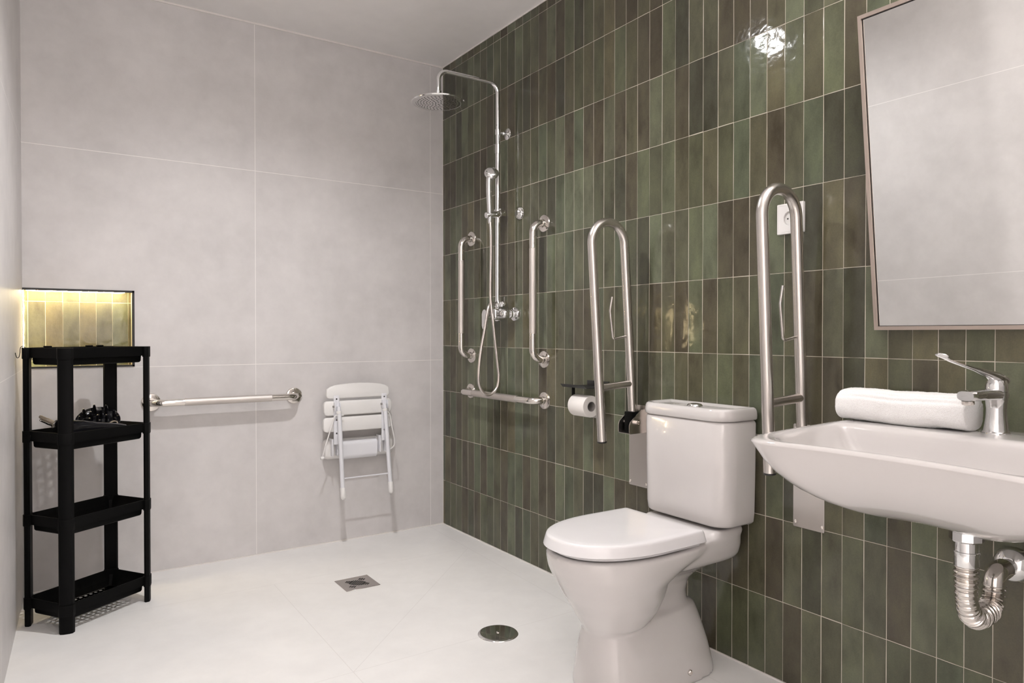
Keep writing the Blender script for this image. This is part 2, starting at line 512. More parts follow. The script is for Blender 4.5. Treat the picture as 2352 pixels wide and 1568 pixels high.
# ------------------------------------------------------------------ folding shower seat
t = thing('shower_seat', 'white folding shower seat folded up on the grey wall', 'shower seat', (-.53, -.03, .50))
SY = -.098
def slat(xa, xb, za, zb, bow=0.0):
    o = rrect(xa, xb, za, zb, .016, 5)
    if bow:
        o2 = []
        top = [(xb-.012-(xb-xa-.024)*k/14) for k in range(15)]
        o2 = [p for p in o if p[1] < (za+zb)/2]
        c = (xa+xb)/2; hw = (xb-xa)/2
        o2 = rrect(xa, xb, za, zb, .014, 5)
        o2 = [p for p in o2 if p[1] < zb-.02] 
        lo = [p for p in o2 if p[1] < (za+zb)/2]
        up = []
        for k in range(17):
            x = xb-.004-(xb-xa-.008)*k/16
            e = abs(x-c)/hw
            up.append((x, zb+bow*(1-e*e)-(.010 if k in (0, 16) else .002 if k in (1, 15) else 0)))
        lo = sorted([p for p in lo if p[0] < c], key=lambda p: -p[1])+sorted([p for p in lo if p[0] >= c], key=lambda p: p[1])
        o = lo+up
    bm = B(); extrude_poly(bm, [(x, SY+.012, z) for x, z in o], (0, -.022, 0), .005, 3)
    return obj('slat', bm, M['white'], t, angle=65)
slat(-.699, -.371, .760, .816, .016); slat(-.711, -.360, .677, .747); slat(-.714, -.359, .597, .667)
# wall bracket: hinge housing with end caps, middle roller
def capsule_bar(x0, x1, cz, cy, rz, ry, bev=.018):
    bm = B()
    o = rrect(-ry, ry, -rz, rz, min(ry, rz)*.75, 6)
    rings = []
    for (x, s) in ((x0, .80), (x0+bev*.35, .93), (x0+bev, 1), (x1-bev, 1), (x1-bev*.35, .93), (x1, .80)):
        rings.append([(x, cy+a*s, cz+b*s) for a, b in o])
    loft(bm, rings); return bm
obj('hinge_housing', capsule_bar(-.690, -.335, .5025, -.034, .049, .033), M['white'], t)
obj('hinge_cover', capsule_bar(-.618, -.424, .498, -.052, .048, .032, .004), M['whitemetal'], t)
for x in (-.652, -.402):
    bm = B()
    box(bm, (x-.014, SY-.016, .535), (x+.014, SY-.0105, .775), .002)
    box(bm, (x-.016, -.098, .475), (x-.010, -.045, .56), .002); box(bm, (x+.010, -.098, .475), (x+.016, -.045, .56), .002)
    box(bm, (x-.015, SY-.034, .700), (x-.010, SY-.012, .742), .002); box(bm, (x+.010, SY-.034, .700), (x+.015, SY-.012, .742), .002)
    br = obj('bracket_arm', bm, M['whitemetal'], t)
    for z in (.758, .655, .590):
        bm = B(); lathe(bm, [(0, -.0035), (.0028, -.0035), (.004, -.001), (.004, 0), (0, 0)], (x, SY-.016, z), (0, -1, 0), 12)
        obj('screw', bm, M['greyplastic'], br)
    bm = B(); lathe(bm, [(0, 0), (.006, 0), (.006, .006), (0, .006)], (x-.0155, SY-.024, .722), (-1, 0, 0), 6); obj('bolt', bm, M['greyplastic'], br)
for (xa, xb) in ((-.6455, -.6285), (-.404, -.3765)):
    bm = B(); tube(bm, [(xa, SY-.026, .722), (xa+.002, SY-.030, .685), (xb-.001, SY-.036, .318)], [.0095, .0105, .0105], 18); lg = obj('leg', bm, M['whitemetal'], t)
    bm = B(); d = (V((xb, SY-.037, .27))-V((xa, SY-.03, .69))).normalized(); e = V((xb-.001, SY-.036, .326))
    lathe(bm, [(0, 0), (.0105, 0), (.0125, .003), (.0135, .045), (.012, .054), (.007, .060), (0, .061)], e, d, 20); obj('foot_cap', bm, M['white'], lg)
    bm = B(); lathe(bm, [(.0105, 0), (.0125, .002), (.0125, .012), (.0105, .014)], (xa, SY-.0285, .70), d, 18); obj('collar', bm, M['white'], lg)
bm = B(); tube(bm, [(-.6295, SY-.035, .3685), (-.379, SY-.035, .3685)], .0035, 10); obj('rung', bm, M['whitemetal'], t)
bm = B(); tube(bm, catmull([(-.622, SY-.03, .678), (-.645, SY-.03, .679), (-.664, SY-.026, .674), (-.683, SY-.024, .62), (-.706, SY-.02, .545), (-.722, SY-.01, .478)], 6), .0032, 8); obj('cord', bm, M['white'], t)
bm = B(); tube(bm, catmull([(-.405, SY-.034, .679), (-.387, SY-.03, .680), (-.374, SY-.026, .66), (-.363, SY-.024, .60), (-.349, SY-.022, .535), (-.354, SY-.02, .500), (-.388, SY-.0, .474)], 6), .0032, 8); obj('cord', bm, M['white'], t)
bm = B(); lathe(bm, [(0, -.008), (.006, -.008), (.0075, -.004), (.0075, .004), (.006, .008), (0, .008)], (-.722, SY-.01, .475), (1, 0, .2), 14); obj('cord_end', bm, M['white'], t)

# ------------------------------------------------------------------ shower column
SYR, SXR = -.645, -.057
t = thing('shower_column', 'chrome shower column with overhead rain shower and mixer on green tiles', 'shower', (-.03, SYR, 1.17))
bm = B(); tube(bm, [(SXR, SYR, 1.19), (SXR, SYR, 1.955)], .0115, 20); obj('lower_riser', bm, M['chrome'], t)
bm = B(); tube(bm, fillet([(SXR, SYR, 1.94), (SXR, SYR, 2.254), (-.371, SYR, 2.254), (-.371, SYR, 2.145)], .045, 10), .0095, 20); obj('upper_riser_arm', bm, M['chrome'], t)
bm = B(); lathe(bm, [(.0095, 0), (.0135, .001), (.0135, .043), (.011, .045), (.0095, .045)], (SXR, SYR, 1.925), (0, 0, 1), 24); obj('telescopic_collar', bm, M['chrome'], t)
rh = B(); lathe(rh, [(0, .030), (.010, .030), (.012, .018), (.022, .014), (.030, .010), (.080, .006), (.114, .003), (.120, 0), (.120, -.003), (.118, -.0058), (.101, -.0062), (.1, -.0058), (0, -.0056)], (-.371, SYR, 2.112), (0, 0, 1), 64)
rhead = obj('rain_head', rh, M['chrome'], t, angle=8)
bm = B(); lathe(bm, [(.0095, 0), (.013, .001), (.013, .018), (.0095, .020)], (-.371, SYR, 2.142), (0, 0, 1), 12); obj('swivel_nut', bm, M['chrome'], rhead)
bm = B()
for k, (rr, nn) in enumerate(((.014, 6), (.027, 10), (.040, 14), (.053, 20), (.066, 26), (.079, 30), (.0915, 34))):
    for q in range(nn):
        a = 2*PI*(q+.5*(k % 2))/nn
        lathe(bm, [(.0030, 0), (.0028, -.0004), (0, -.0005)], (-.371+rr*math.cos(a), SYR+rr*math.sin(a), 2.1063), (0, 0, 1), 8)
nz = obj('nozzles', bm, M['dark'], rhead); nz['kind'] = 'stuff'
bm = B()
lathe(bm, [(0, 0), (.026, 0), (.027, .002), (.025, .004), (.012, .006), (.0075, .010), (.0065, .022), (.009, .027), (.0065, .032), (.0065, .057), (0, .057)], (0, SYR, 2.026), (-1, 0, 0), 28)
lathe(bm, [(.0095, 0), (.0125, 0), (.0125, .026), (.0095, .026)], (SXR, SYR, 2.013), (0, 0, 1), 24); obj('wall_bracket', bm, M['chrome'], t)
bm = B()
lathe(bm, [(0, 0), (.0135, 0), (.0148, .002), (.0148, .068), (.0135, .070), (0, .070)], (-.130, SYR-.014, 1.627), (1, 0, .20), 24)
lathe(bm, [(0, 0), (.0165, 0), (.0175, .036), (0, .036)], (SXR, SYR, 1.625), (0, 0, 1), 24)
lathe(bm, [(0, 0), (.013, 0), (.013, .026), (.011, .029), (0, .029)], (SXR+.006, SYR-.010, 1.641), (1, 0, .2), 24)
box(bm, (-.052, SYR-.016, 1.650), (-.046, SYR-.010, 1.666), .001)
obj('handset_holder', bm, M['chrome'], t)
# diverter
bm = B()
lathe(bm, [(0, 0), (.0125, 0), (.0125, .016), (.0105, .02), (.0125, .024), (.0145, .026), (.0145, .048), (.0125, .052), (.0125, .062), (0, .062)], (SXR, SYR, 1.178), (0, 0, 1), 20)
lathe(bm, [(0, 0), (.010, 0), (.012, .004), (.0085, .012), (.0085, .02), (.0105, .022), (.0105, .030), (0, .030)], (SXR-.012, SYR-.012, 1.218), (-1, 0, 0), 6)
dv = obj('diverter', bm, M['chrome'], t)
bm = B(); lathe(bm, [(0, 0), (.0135, 0), (.0145, .002), (.0145, .020), (.013, .022), (0, .022)], (SXR+.012, SYR-.016, 1.217), (1, 0, 0), 20)
box(bm, (SXR+.026, SYR-.018, 1.229), (SXR+.030, SYR-.014, 1.252), .001); obj('diverter_knob', bm, M['chrome'], dv)
# mixer
mx = B()
box(mx, (-.087, -.742, 1.147), (-.040, -.560, 1.192), .019, 5)
box(mx, (-.098, -.682, 1.142), (-.036, -.618, 1.196), .014, 4)
mxo = obj('mixer_body', mx, M['chrome'], t)
for y in (-.7255, -.5755):
    bm = B(); lathe(bm, [(0, 0), (.033, 0), (.033, .014), (.031, .018), (.018, .020), (.017, .024), (.0185, .026), (.0185, .042), (.014, .046), (0, .046)], (0, y, 1.169), (-1, 0, 0), 32); obj('inlet_flange', bm, M['chrome'], mxo)
bm = B(); lathe(bm, [(0, 0), (.023, 0), (.0235, .004), (.0235, .022), (.022, .028), (.0215, .040), (0, .040)], (-.086, SYR, 1.169), (-1, 0, 0), 28); obj('cartridge_cap', bm, M['chrome'], mxo)
bm = B()
o = [(y, z) for y, z in rrect(-.020, .020, -.075, .022, .0195, 8)]
extrude_poly(bm, [(-.124, SYR+y, 1.169+z) for y, z in o], (-.009, 0, 0), .003, 3); obj('lever', bm, M['chrome'], mxo)

# hand shower + hose
t = thing('hand_shower', 'chrome hand shower in its holder with a looping steel hose', 'hand shower', (-.1115, -.665, 1.60))
bm = B()
ha = V((-.1105, -.662, 1.615)); hb = V((-.119, -.668, 1.78)); hc = V((-.112, -.676, 1.822))
path = catmull([ha, V((-.1125, -.663, 1.66)), V((-.1165, -.665, 1.72)), hb, V((-.118, -.672, 1.806)), hc], 6)
n = len(path)
tube(bm, path, [.0105+.0038*math.sin(min(1, i/(n*.6))*PI/2)-.003*max(0, (i/n-.75)/.25) for i in range(n)], 20)
obj('handle', bm, M['chrome'], t)
bm = B(); ax = V((.30, .62, -.40)).normalized()
lathe(bm, [(0, -.012), (.016, -.0115), (.026, -.007), (.0325, .0), (.034, .006), (.033, .011), (.030, .012), (0, .012)], hc+V((.002, 0, .004)), ax, 36); obj('spray_head', bm, M['chrome'], t)
hose = [(-.1105, -.662, 1.612), (-.1095, -.668, 1.55), (-.1095, -.67, 1.45), (-.1118, -.67, 1.33), (-.1118, -.671, 1.23), (-.1094, -.688, 1.13), (-.0975, -.69, 1.028), (-.086, -.69, .935),
        (-.0795, -.69, .875), (-.0905, -.69, .825), (-.127, -.69, .797), (-.160, -.69, .803), (-.184, -.69, .839), (-.189, -.69, .889), (-.1755, -.685, .989), (-.152, -.68, 1.09), (-.133, -.676, 1.18), (-.117, -.67, 1.211), (-.097, -.657, 1.218)]
path = catmull(hose, 22)
L = [0]
for a, b in zip(path, path[1:]): L.append(L[-1]+(b-a).length)
N = int(L[-1]/.0021); q = []; i = 0
for k in range(N+1):
    d = L[-1]*k/N
    while i < len(L)-2 and L[i+1] < d: i += 1
    q.append(path[i].lerp(path[i+1], (d-L[i])/max(1e-9, L[i+1]-L[i])))
path = q
bm = B(); tube(bm, path, [.0074 if i % 2 else .0066 for i in range(len(path))], 12); o = obj('hose', bm, M['satin'], t, angle=80); o['label'] = 'ribbed steel hose hanging in a loop'
bm = B(); lathe(bm, [(0, 0), (.0095, 0), (.0105, .004), (.0085, .024), (.0075, .028), (0, .028)], (-.1108, -.662, 1.617), (0.02, 0, -1), 16); obj('hose_nut', bm, M['chrome'], t)

bm = B(); lathe(bm, [(0, 0), (.029, 0), (.030, .002), (.0275, .008), (.0225, .016), (.013, .022), (0, .0245)], (-.0025, -.7541, 1.6349), (-1, 0, 0), 28)
tag(obj('suction_hook', bm, M['clear'], origin=(-.0025, -.7541, 1.6349)), 'small clear acrylic dome stuck on the green tiles right of the hand shower', 'wall dot')

# ------------------------------------------------------------------ fold-up support rails
def rail(label, y0, lean, zb):
    t = thing('support_rail', label, 'support rail', (0, 0, 0), 'fold-up stainless support rails')
    R = .0165
    px, pz = -.036, .80           # pivot tube foot
    def P(u, w):                  # u = out from the wall tube, w = up along the rail
        c, s = math.cos(lean), math.sin(lean)
        return V((px-u*c-w*s, 0, pz+w*c-u*s))
    gap, top = .155, .685
    path = [P(0, -.075), P(0, top-gap/2)]
    arc = [P(gap/2-gap/2*math.cos(a), top-gap/2+gap/2*math.sin(a)) for a in [PI*k/22 for k in range(23)]]
    path = [P(0, -.07), P(0, .2), P(0, .4)]+arc+[P(gap, .3), P(gap, .1), P(gap, -.098)]
    bm = B(); tube(bm, path, R, 24); obj('rail_tube', bm, M['brushed'], t)
    bm = B(); tube(bm, [P(.006, .094), P(gap-.006, .094)], .0135, 20); obj('crossbar', bm, M['brushed'], t)
    bm = B(); d = (P(gap, -.11)-P(gap, 0)).normalized(); lathe(bm, [(0, 0), (.0172, 0), (.0172, .004), (.015, .006), (0, .006)], P(gap, -.098), d, 24); obj('end_cap', bm, M['blackmetal'], t)
    hk = fillet([P(.010, .270), P(.078, .262), P(.086, .366), P(.072, .416)], [0, .012, .014, 0], 6)
    bm = B(); tube(bm, hk, .0042, 12); obj('roll_hook', bm, M['brushed'], t)
    bm = B(); o = rrect(-.050, .050, .508, .812, .004, 3); extrude_poly(bm, [(-.0025, y, z) for y, z in o], (-.003, 0, 0), .0006, 1); pl = obj('wall_plate', bm, M['brushed'], t)
    for y in (-.043, .043):
        for z in (.523, .797):
            bm = B(); lathe(bm, [(0, 0), (.0055, 0), (.005, .002), (.003, .0032), (0, .0035)], (-.0055, y, z), (-1, 0, 0), 14); obj('screw', bm, M['polished'], pl)
    # U shaped bracket with slanted cheeks
    bm = B()
    for s in (-1, 1):
        ya = s*.029
        prof = [(-.005, .712), (-.074, .712), (-.079, .717), (-.079, .742), (-.074, .755), (-.020, .798), (-.005, .798)]
        extrude_poly(bm, [(x, ya-.0013, z) for x, z in prof], (0, .0026, 0))
    box(bm, (-.077, -.030, .711), (-.005, .030, .7135))
    bk = obj('bracket', bm, M['brushed'], t)
    bm = B(); lathe(bm, [(0, -.034), (.006, -.034), (.0065, -.036), (.0065, -.042), (.009, -.042), (.009, -.0305), (.006, -.0305), (.006, .034), (0, .034)][::-1], (-.045, 0, .752), (0, 1, 0), 14); obj('pivot_bolt', bm, M['polished'], bk)
    bm = B(); box(bm, (-.058, -.0205, .7145), (-.010, .0205, .790), .003); o = obj('pivot_block', bm, M['black'], t); o['label'] = 'black pivot block in the bracket'
    t.location = (0, y0, zb)
    return t
rail('folded-up steel support rail left of the toilet tank, by the paper roll', -1.536, math.radians(3.9), 0)
rail('folded-up steel support rail between the toilet tank and the washbasin', -2.237, math.radians(3.1), 0)

# ------------------------------------------------------------------ paper holder and roll
RX, RZ = -.079, .794
t = thing('toilet_roll_holder', 'matt black paper holder with a small shelf on the green tiles', 'paper holder', (0, -1.28, .87))
bm = B(); box(bm, (-.008, -1.372, .862), (-.0035, -1.242, .889), .001); obj('mounting_plate', bm, M['blackmetal'], t)
bm = B()
sh = [(-.008, -1.365), (-.122, -1.365), (-.122, -1.240), (-.008, -1.240)]
box(bm, (-.118, -1.372, .8655), (-.006, -1.222, .8685), .001)
extrude_poly(bm, [(-.118, -1.372, .8655), (-.118, -1.222, .8655), (-.128, -1.222, .8755), (-.128, -1.372, .8755)], (-.001, 0, .003)); obj('shelf', bm, M['blackmetal'], t)
bm = B(); box(bm, (RX-.008, -1.243, RZ+.004), (RX+.008, -1.239, .867), .0008); tube(bm, [(RX, -1.243, RZ+.0125), (RX, -1.330, RZ+.0125)], .0045, 14); obj('roll_arm', bm, M['blackmetal'], t)
t = thing('toilet_roll', 'white toilet paper roll hanging on the black holder', 'toilet paper', (RX, -1.305, RZ-.042))
bm = B(); lathe(bm, [(.0195, -.048), (.041, -.048), (.0425, -.046), (.0425, .046), (.041, .048), (.0195, .048), (.0195, -.048)], (RX, -1.305, RZ), (0, 1, 0), 48)
pr_ = [(RX+.0425*math.cos(a), RZ+.0425*math.sin(a)) for a in [PI*(0.1-k*.05) for k in range(6)]]
obj('paper', bm, M['paper'], t)
bm = B(); pts = [(RX+.0430*math.cos(a), -1.353, RZ+.0430*math.sin(a)) for a in [.9-k*.12 for k in range(8)]]+[(RX+.045, -1.353, RZ-.02), (RX+.047, -1.353, RZ-.05)]
for a, b in zip(pts, pts[1:]): quad(bm, a, b, (b[0], -1.257, b[2]), (a[0], -1.257, a[2]))
bmesh.ops.solidify(bm, geom=bm.faces[:], thickness=.0006); obj('loose_sheet', bm, M['paper'], t)
bm = B(); lathe(bm, [(.0178, -.0485), (.0196, -.0485), (.0196, .0485), (.0178, .0485), (.0178, -.0485)], (RX, -1.305, RZ), (0, 1, 0), 32); obj('core', bm, M['card'], t)

# ------------------------------------------------------------------ toilet
CY = -1.885
t = thing('toilet', 'white close-coupled toilet with closed lid against the green tiles', 'toilet', (-.33, CY, FZ))
bm = B()
rings = []
for z, xf, xb, w, e in ((.186, -.518, -.46, .035, 2.0), (.200, -.530, -.405, .068, 2.0), (.23, -.547, -.352, .104, 2.05), (.27, -.569, -.316, .128, 2.1), (.31, -.595, -.298, .145, 2.15), (.355, -.620, -.285, .159, 2.2), (.395, -.641, -.240, .169, 2.25), (.425, -.651, -.14, .173, 2.3), (.450, -.655, -.10, .173, 2.3)):
    rings.append(supel((xf+xb)/2, CY, z, (xb-xf)/2, w, 56, e, 2.3 if z < .38 else 3.2))
loft(bm, rings)
rings = []
for z, xf, xb, w, e in ((FZ, -.540, -.088, .122, 4.5), (.05, -.540, -.092, .121, 4.5), (.12, -.538, -.106, .113, 4.0), (.18, -.534, -.120, .104, 3.4), (.215, -.530, -.128, .097, 3.0), (.238, -.524, -.138, .088, 3.0), (.250, -.50, -.158, .070, 3.0)):
    rings.append(supel((xf+xb)/2, CY, z, (xb-xf)/2, w, 56, e))
loft(bm, rings)
rings = []                                 # rear trap neck rising into the tank shelf
for z, xf, xb, w, e in ((.20, -.42, -.150, .080, 3.2), (.245, -.42, -.166, .072, 3.0), (.28, -.42, -.168, .070, 2.8), (.32, -.42, -.158, .078, 2.8), (.35, -.42, -.130, .098, 3.0), (.372, -.42, -.075, .125, 3.4), (.385, -.42, -.03, .140, 4)):
    rings.append(supel((xf+xb)/2, CY, z, (xb-xf)/2, w, 56, e))
loft(bm, rings)
rings = []
for z, xf, xb, w, e in ((.378, -.36, -.020, .138, 5), (.392, -.36, -.014, .150, 5), (.42, -.36, -.012, .158, 5), (.452, -.36, -.014, .160, 5), (.462, -.20, -.014, .156, 5), (.478, -.185, -.016, .150, 5)):
    rings.append(supel((xf+xb)/2, CY, z, (xb-xf)/2, w, 56, e))
loft(bm, rings)
remeshed('bowl', bm, .006, 6, M['ceramic'], t)

def dshape(x0, x1, w, n=28, bk=.02):
    """D plan: straight back at x1, rounded front at x0 (counter clockwise)"""
    L = x1-x0; out = []
    fr = L*.60
    for k in range(n+1):
        a = PI/2+PI*k/n
        c, s = math.cos(a), math.sin(a)
        out.append((x0+fr+fr*math.copysign(abs(c)**(2/2.15), c), CY+w*math.copysign(abs(s)**(2/2.25), s)))
    m = 4
    for k in range(m): out.append((x0+fr+(L-fr-bk)*(k+1)/m, CY-w*(1-.012*(k+1)/m)))
    for k in range(1, 5):
        a = -PI/2+PI/2*k/4; out.append((x1-bk+bk*math.cos(a), CY-w*.988+bk+bk*math.sin(a)))
    for k in range(0, 5):
        a = PI/2*k/4; out.append((x1-bk+bk*math.cos(a), CY+w*.988-bk+bk*math.sin(a)))
    for k in range(m-1): out.append((x1-bk-(L-fr-bk)*(k+1)/m, CY+w*(1-.012*(m-1-k)/m)))
    return out
D = dshape(-.664, -.226, .179)
bm = B()
rings = [at_z(inset2d(D, .016), .4655), at_z(inset2d(D, .002), .4655), at_z(D, .467)]
rings += [at_z(inset2d(D, .0040), .481), at_z(inset2d(D, .0072), .492), at_z(inset2d(D, .0092), .4965), at_z(inset2d(D, .0125), .4988), at_z(inset2d(D, .0165), .4998)]
rings += [[(-.445+(x+.445)*k, CY+(y-CY)*k, z) for x, y in inset2d(D, .0165)] for k, z in ((.9, .5008), (.6, .5014), (.25, .5018))]
loft(bm, rings); obj('lid', bm, M['seatplastic'], t, angle=60)
D2 = dshape(-.640, -.232, .160); D3 = [(-.43+(x+.43)*.66, CY+(y-CY)*.66) for x, y in D2]
bm = B(); loft(bm, [at_z(D3, .4535), at_z(D2, .4535), at_z(D2, .4645), at_z(D3, .4645), at_z(D3, .4535)], False, False); obj('seat', bm, M['seatplastic'], t)
for s in (-1, 1):
    bm = B(); lathe(bm, [(0, -.03), (.009, -.03), (.009, .03), (0, .03)], (-.218, CY+s*.085, .474), (0, 1, 0), 16); obj('hinge', bm, M['chrome'], t)
    bm = B(); lathe(bm, [(0, 0), (.009, 0), (.009, .003), (.006, .007), (0, .008)], (-.245, CY+s*.1195, .062), (0, s, .10), 18); obj('bolt_cap', bm, M['polished'], t)
T = rrect(-.170, -.010, CY-.180, CY+.180, (.066, .012, .012, .066), 8)
bm = B()
loft(bm, [at_z(inset2d(T, .030), .486), at_z(inset2d(T, .012), .4875), at_z(inset2d(T, .006), .494), at_z(inset2d(T, .0035), .52), at_z(inset2d(T, .001), .66), at_z(T, .80), at_z(inset2d(T, .003), .806), at_z(inset2d(T, .008), .809)])
obj('cistern', bm, M['ceramic'], t, angle=60)
bm = B()
T2 = rrect(-.173, -.008, CY-.183, CY+.183, (.068, .012, .012, .068), 8)
loft(bm, [at_z(inset2d(T2, .010), .8095), at_z(inset2d(T2, .003), .811), at_z(T2, .815), at_z(inset2d(T2, -.0005), .825), at_z(inset2d(T2, .001), .838), at_z(inset2d(T2, .004), .845), at_z(inset2d(T2, .010), .8485), at_z(inset2d(T2, .016), .849), at_z(inset2d(T2, .022), .847), at_z(inset2d(T2, .030), .8425), at_z(inset2d(T2, .036), .8415)])
cl = obj('cistern_lid', bm, M['ceramic'], t, angle=60)
bm = B(); lathe(bm, [(0, 0), (.026, 0), (.026, .003), (.0225, .0075), (.021, .0085), (.0195, .0075), (.0195, .0088), (.012, .0102), (0, .0106)], (-.092, CY, .8412), (0, 0, 1), 36); obj('flush_button', bm, M['chrome'], cl)

# ------------------------------------------------------------------ washbasin
BY = -2.752
t = thing('washbasin', 'wide white wall-hung washbasin below the tilted mirror', 'washbasin', (-.28, BY, .66))
def outline(hw, xf, xb, concave, r=.075, n=90):
    """ccw plan outline starting at back right; front edge slightly concave"""
    pts = []
    def add(a, b, m):
        for k in range(m): pts.append((a[0]+(b[0]-a[0])*k/m, a[1]+(b[1]-a[1])*k/m))
    o = rrect(xf, xb, BY-hw, BY+hw, (r, .012, .012, r), 10)
    # resample by length
    o = o+[o[0]]; seg = [math.dist(a, b) for a, b in zip(o, o[1:])]; tot = sum(seg)
    res = []; i = 0; acc = 0
    for k in range(n):
        d = tot*k/n
        while acc+seg[i] < d: acc += seg[i]; i += 1
        f = (d-acc)/seg[i] if seg[i] else 0
        res.append((o[i][0]+(o[i+1][0]-o[i][0])*f, o[i][1]+(o[i+1][1]-o[i][1])*f))
    out = []
    for x, y in res:
        s = (y-BY)/hw; fx = max(0, min(1, (xb-x)/(xb-xf)))
        out.append((x+concave*(1-s*s)*fx**3, y))
    return out
OUT = outline(.324, -.588, -.003, .045, .10)
INN = outline(.294, -.561, -.205, .042, .13)
def sc(o, sy, sx): return [(x*sx, BY+(y-BY)*sy) for x, y in o]
def lerp2(a, b, f): return [(p[0]+(q[0]-p[0])*f, p[1]+(q[1]-p[1])*f) for p, q in zip(a, b)]
def rimz(o, base, tip=0): return [(x, y, base-.010*max(0, min(1, (-x-.2)/.38))) for x, y in o]
bm = B()
rings = []
for k in range(15):
    q = k/14; rings.append(at_z(sc(OUT, .1+.9*q, .48+.52*q**.8), .683+.157*(.74*q**2.3+.26*q**9)))
rings.append(rimz(OUT, .848)); rings.append(rimz(lerp2(OUT, INN, .05), .8525)); rings.append(rimz(lerp2(OUT, INN, .14), .8555)); rings.append(rimz(lerp2(OUT, INN, .28), .857))
rings.append(rimz(lerp2(OUT, INN, .55), .8565)); rings.append(rimz(lerp2(OUT, INN, .85), .8555)); rings.append(rimz(INN, .8525)); 
ic = (-.37, BY)
def isc(sx, sy): return [(ic[0]+(x-ic[0])*sx, BY+(y-BY)*sy) for x, y in INN]
for sx, sy, z in ((.975, .98, .843), (.955, .955, .832), (.93, .91, .812), (.89, .84, .788), (.82, .74, .764), (.70, .60, .744), (.50, .40, .728), (.25, .20, .719), (.08, .06, .716)):
    rings.append(at_z(isc(sx, sy), z))
lathe(bm, [(0, .70), (.050, .698), (.042, .684), (.035, .676), (.032, .668), (0, .668)], (-.255, -2.766, 0), (0, 0, 1), 32)
loft(bm, rings); obj('bowl', bm, M['ceramic'], t, angle=70)
bm = B(); lathe(bm, [(0, .004), (.02, .004), (.028, .001), (.030, 0), (0, 0)], (-.37, BY, .7163), (0, 0, 1), 28); obj('waste_plug', bm, M['chrome'], t)

# trap under the basin
TX, TY = -.255, -2.766
t = thing('drain_trap', 'chrome waste trap with ribbed flexible pipe under the washbasin', 'drain pipe', (TX, TY, .44))
bm = B(); lathe(bm, [(0, 0), (.030, 0), (.032, -.003), (.032, -.020), (.029, -.023), (.024, -.024), (0, -.024)], (TX, TY, .668), (0, 0, 1), 10); obj('slip_nut', bm, M['chrome'], t, angle=25)
bm = B(); lathe(bm, [(0, 0), (.0225, 0), (.0225, -.020), (.0245, -.021), (.0245, -.024), (.0232, -.025), (.0232, -.052), (.0215, -.056), (0, -.056)], (TX, TY, .6445), (0, 0, 1), 28); obj('tailpiece', bm, M['chrome'], t)
X2 = -.105; TY2 = -2.757
path = fillet([(TX, TY, .594), (TX, TY, .468), (X2, TY2, .468), (X2+.004, TY2, .545), (-.055, TY2, .547)], [0, .073, .073, .026, 0], 40)
L = [0]
for a, b in zip(path, path[1:]): L.append(L[-1]+(b-a).length)
N = 760; q = []; i = 0
for k in range(N+1):
    d = L[-1]*k/N
    while i < len(L)-2 and L[i+1] < d: i += 1
    q.append(path[i].lerp(path[i+1], (d-L[i])/max(1e-9, L[i+1]-L[i])))
tot = L[-1]; rad = []
for k in range(N+1):
    s = tot*k/N
    fine = .5+.5*math.sin(2*PI*s/.0044)
    coarse = (.5+.5*math.sin(2*PI*s/.0112+1.3*math.sin(s*48)))**.7
    grp = .5+.5*math.sin(s*52+1.0)
    r = .0190+.0008*fine+.0050*coarse*(.35+.65*grp if not .11 < s < .29 else 1)
    if s > tot-.062: r = .0225
    rad.append(r)
bm = B(); tube(bm, q, rad, 28); o = obj('ribbed_pipe', bm, M['polished'], t, angle=80); o['label'] = 'ribbed flexible metal pipe bent in a U'
bm = B(); tube(bm, [(-.075, TY2, .547), (-.006, TY2, .547)], .018, 24); obj('outlet_pipe', bm, M['chrome'], t)
bm = B(); lathe(bm, [(0, 0), (.040, 0), (.0405, .003), (.038, .014), (.031, .022), (.022, .026), (.019, .028), (0, .028)], (-.003, TY2, .547), (-1, 0, 0), 36); obj('wall_rosette', bm, M['chrome'], t)

# tap
PX, PY, PZ = -.098, -2.757, .8562
t = thing('basin_tap', 'chrome basin mixer tap with long medical lever beside the towel', 'tap', (PX, PY, PZ))
bm = B(); lathe(bm, [(0, 0), (.0275, 0), (.0275, .003), (.0255, .0045), (.0245, .006), (.0205, .035), (.0195, .055), (.0210, .073), (.0225, .082), (.0225, .092), (.021, .0935), (0, .0935)], (PX, PY, PZ), (0, 0, 1), 36); body = obj('tap_body', bm, M['chrome'], t)
bm = B()
sp = [(PX+.012, PY, PZ+.085), (PX-.03, PY+.004, PZ+.088), (PX-.075, PY+.009, PZ+.088), (PX-.114, PY+.014, PZ+.087)]
sec = [(.58*math.copysign(abs(math.cos(a))**.7, math.cos(a)), 1.0*math.copysign(abs(math.sin(a))**.7, math.sin(a))) for a in [2*PI*k/20 for k in range(20)]]
tube(bm, catmull(sp, 6), [.0215]*5+[.0215]*4+[.021]*4+[.0205]*4+[.020, .018], 20, True, sec, up=V((0, 0, 1)))
spo = obj('spout', bm, M['chrome'], t)
bm = B(); lathe(bm, [(0, 0), (.0125, 0), (.0125, -.007), (.0115, -.0085), (.0095, -.0085), (.009, -.006), (0, -.006)], (PX-.104, PY+.013, PZ+.077), (-.1, 0, 1), 24); obj('aerator', bm, M['polished'], spo)
bm = B(); lathe(bm, [(0, 0), (.0225, 0), (.0225, .004), (.0215, .014), (.019, .024), (.010, .031), (0, .032)], (PX, PY, PZ+.0935), (0, 0, 1), 32)
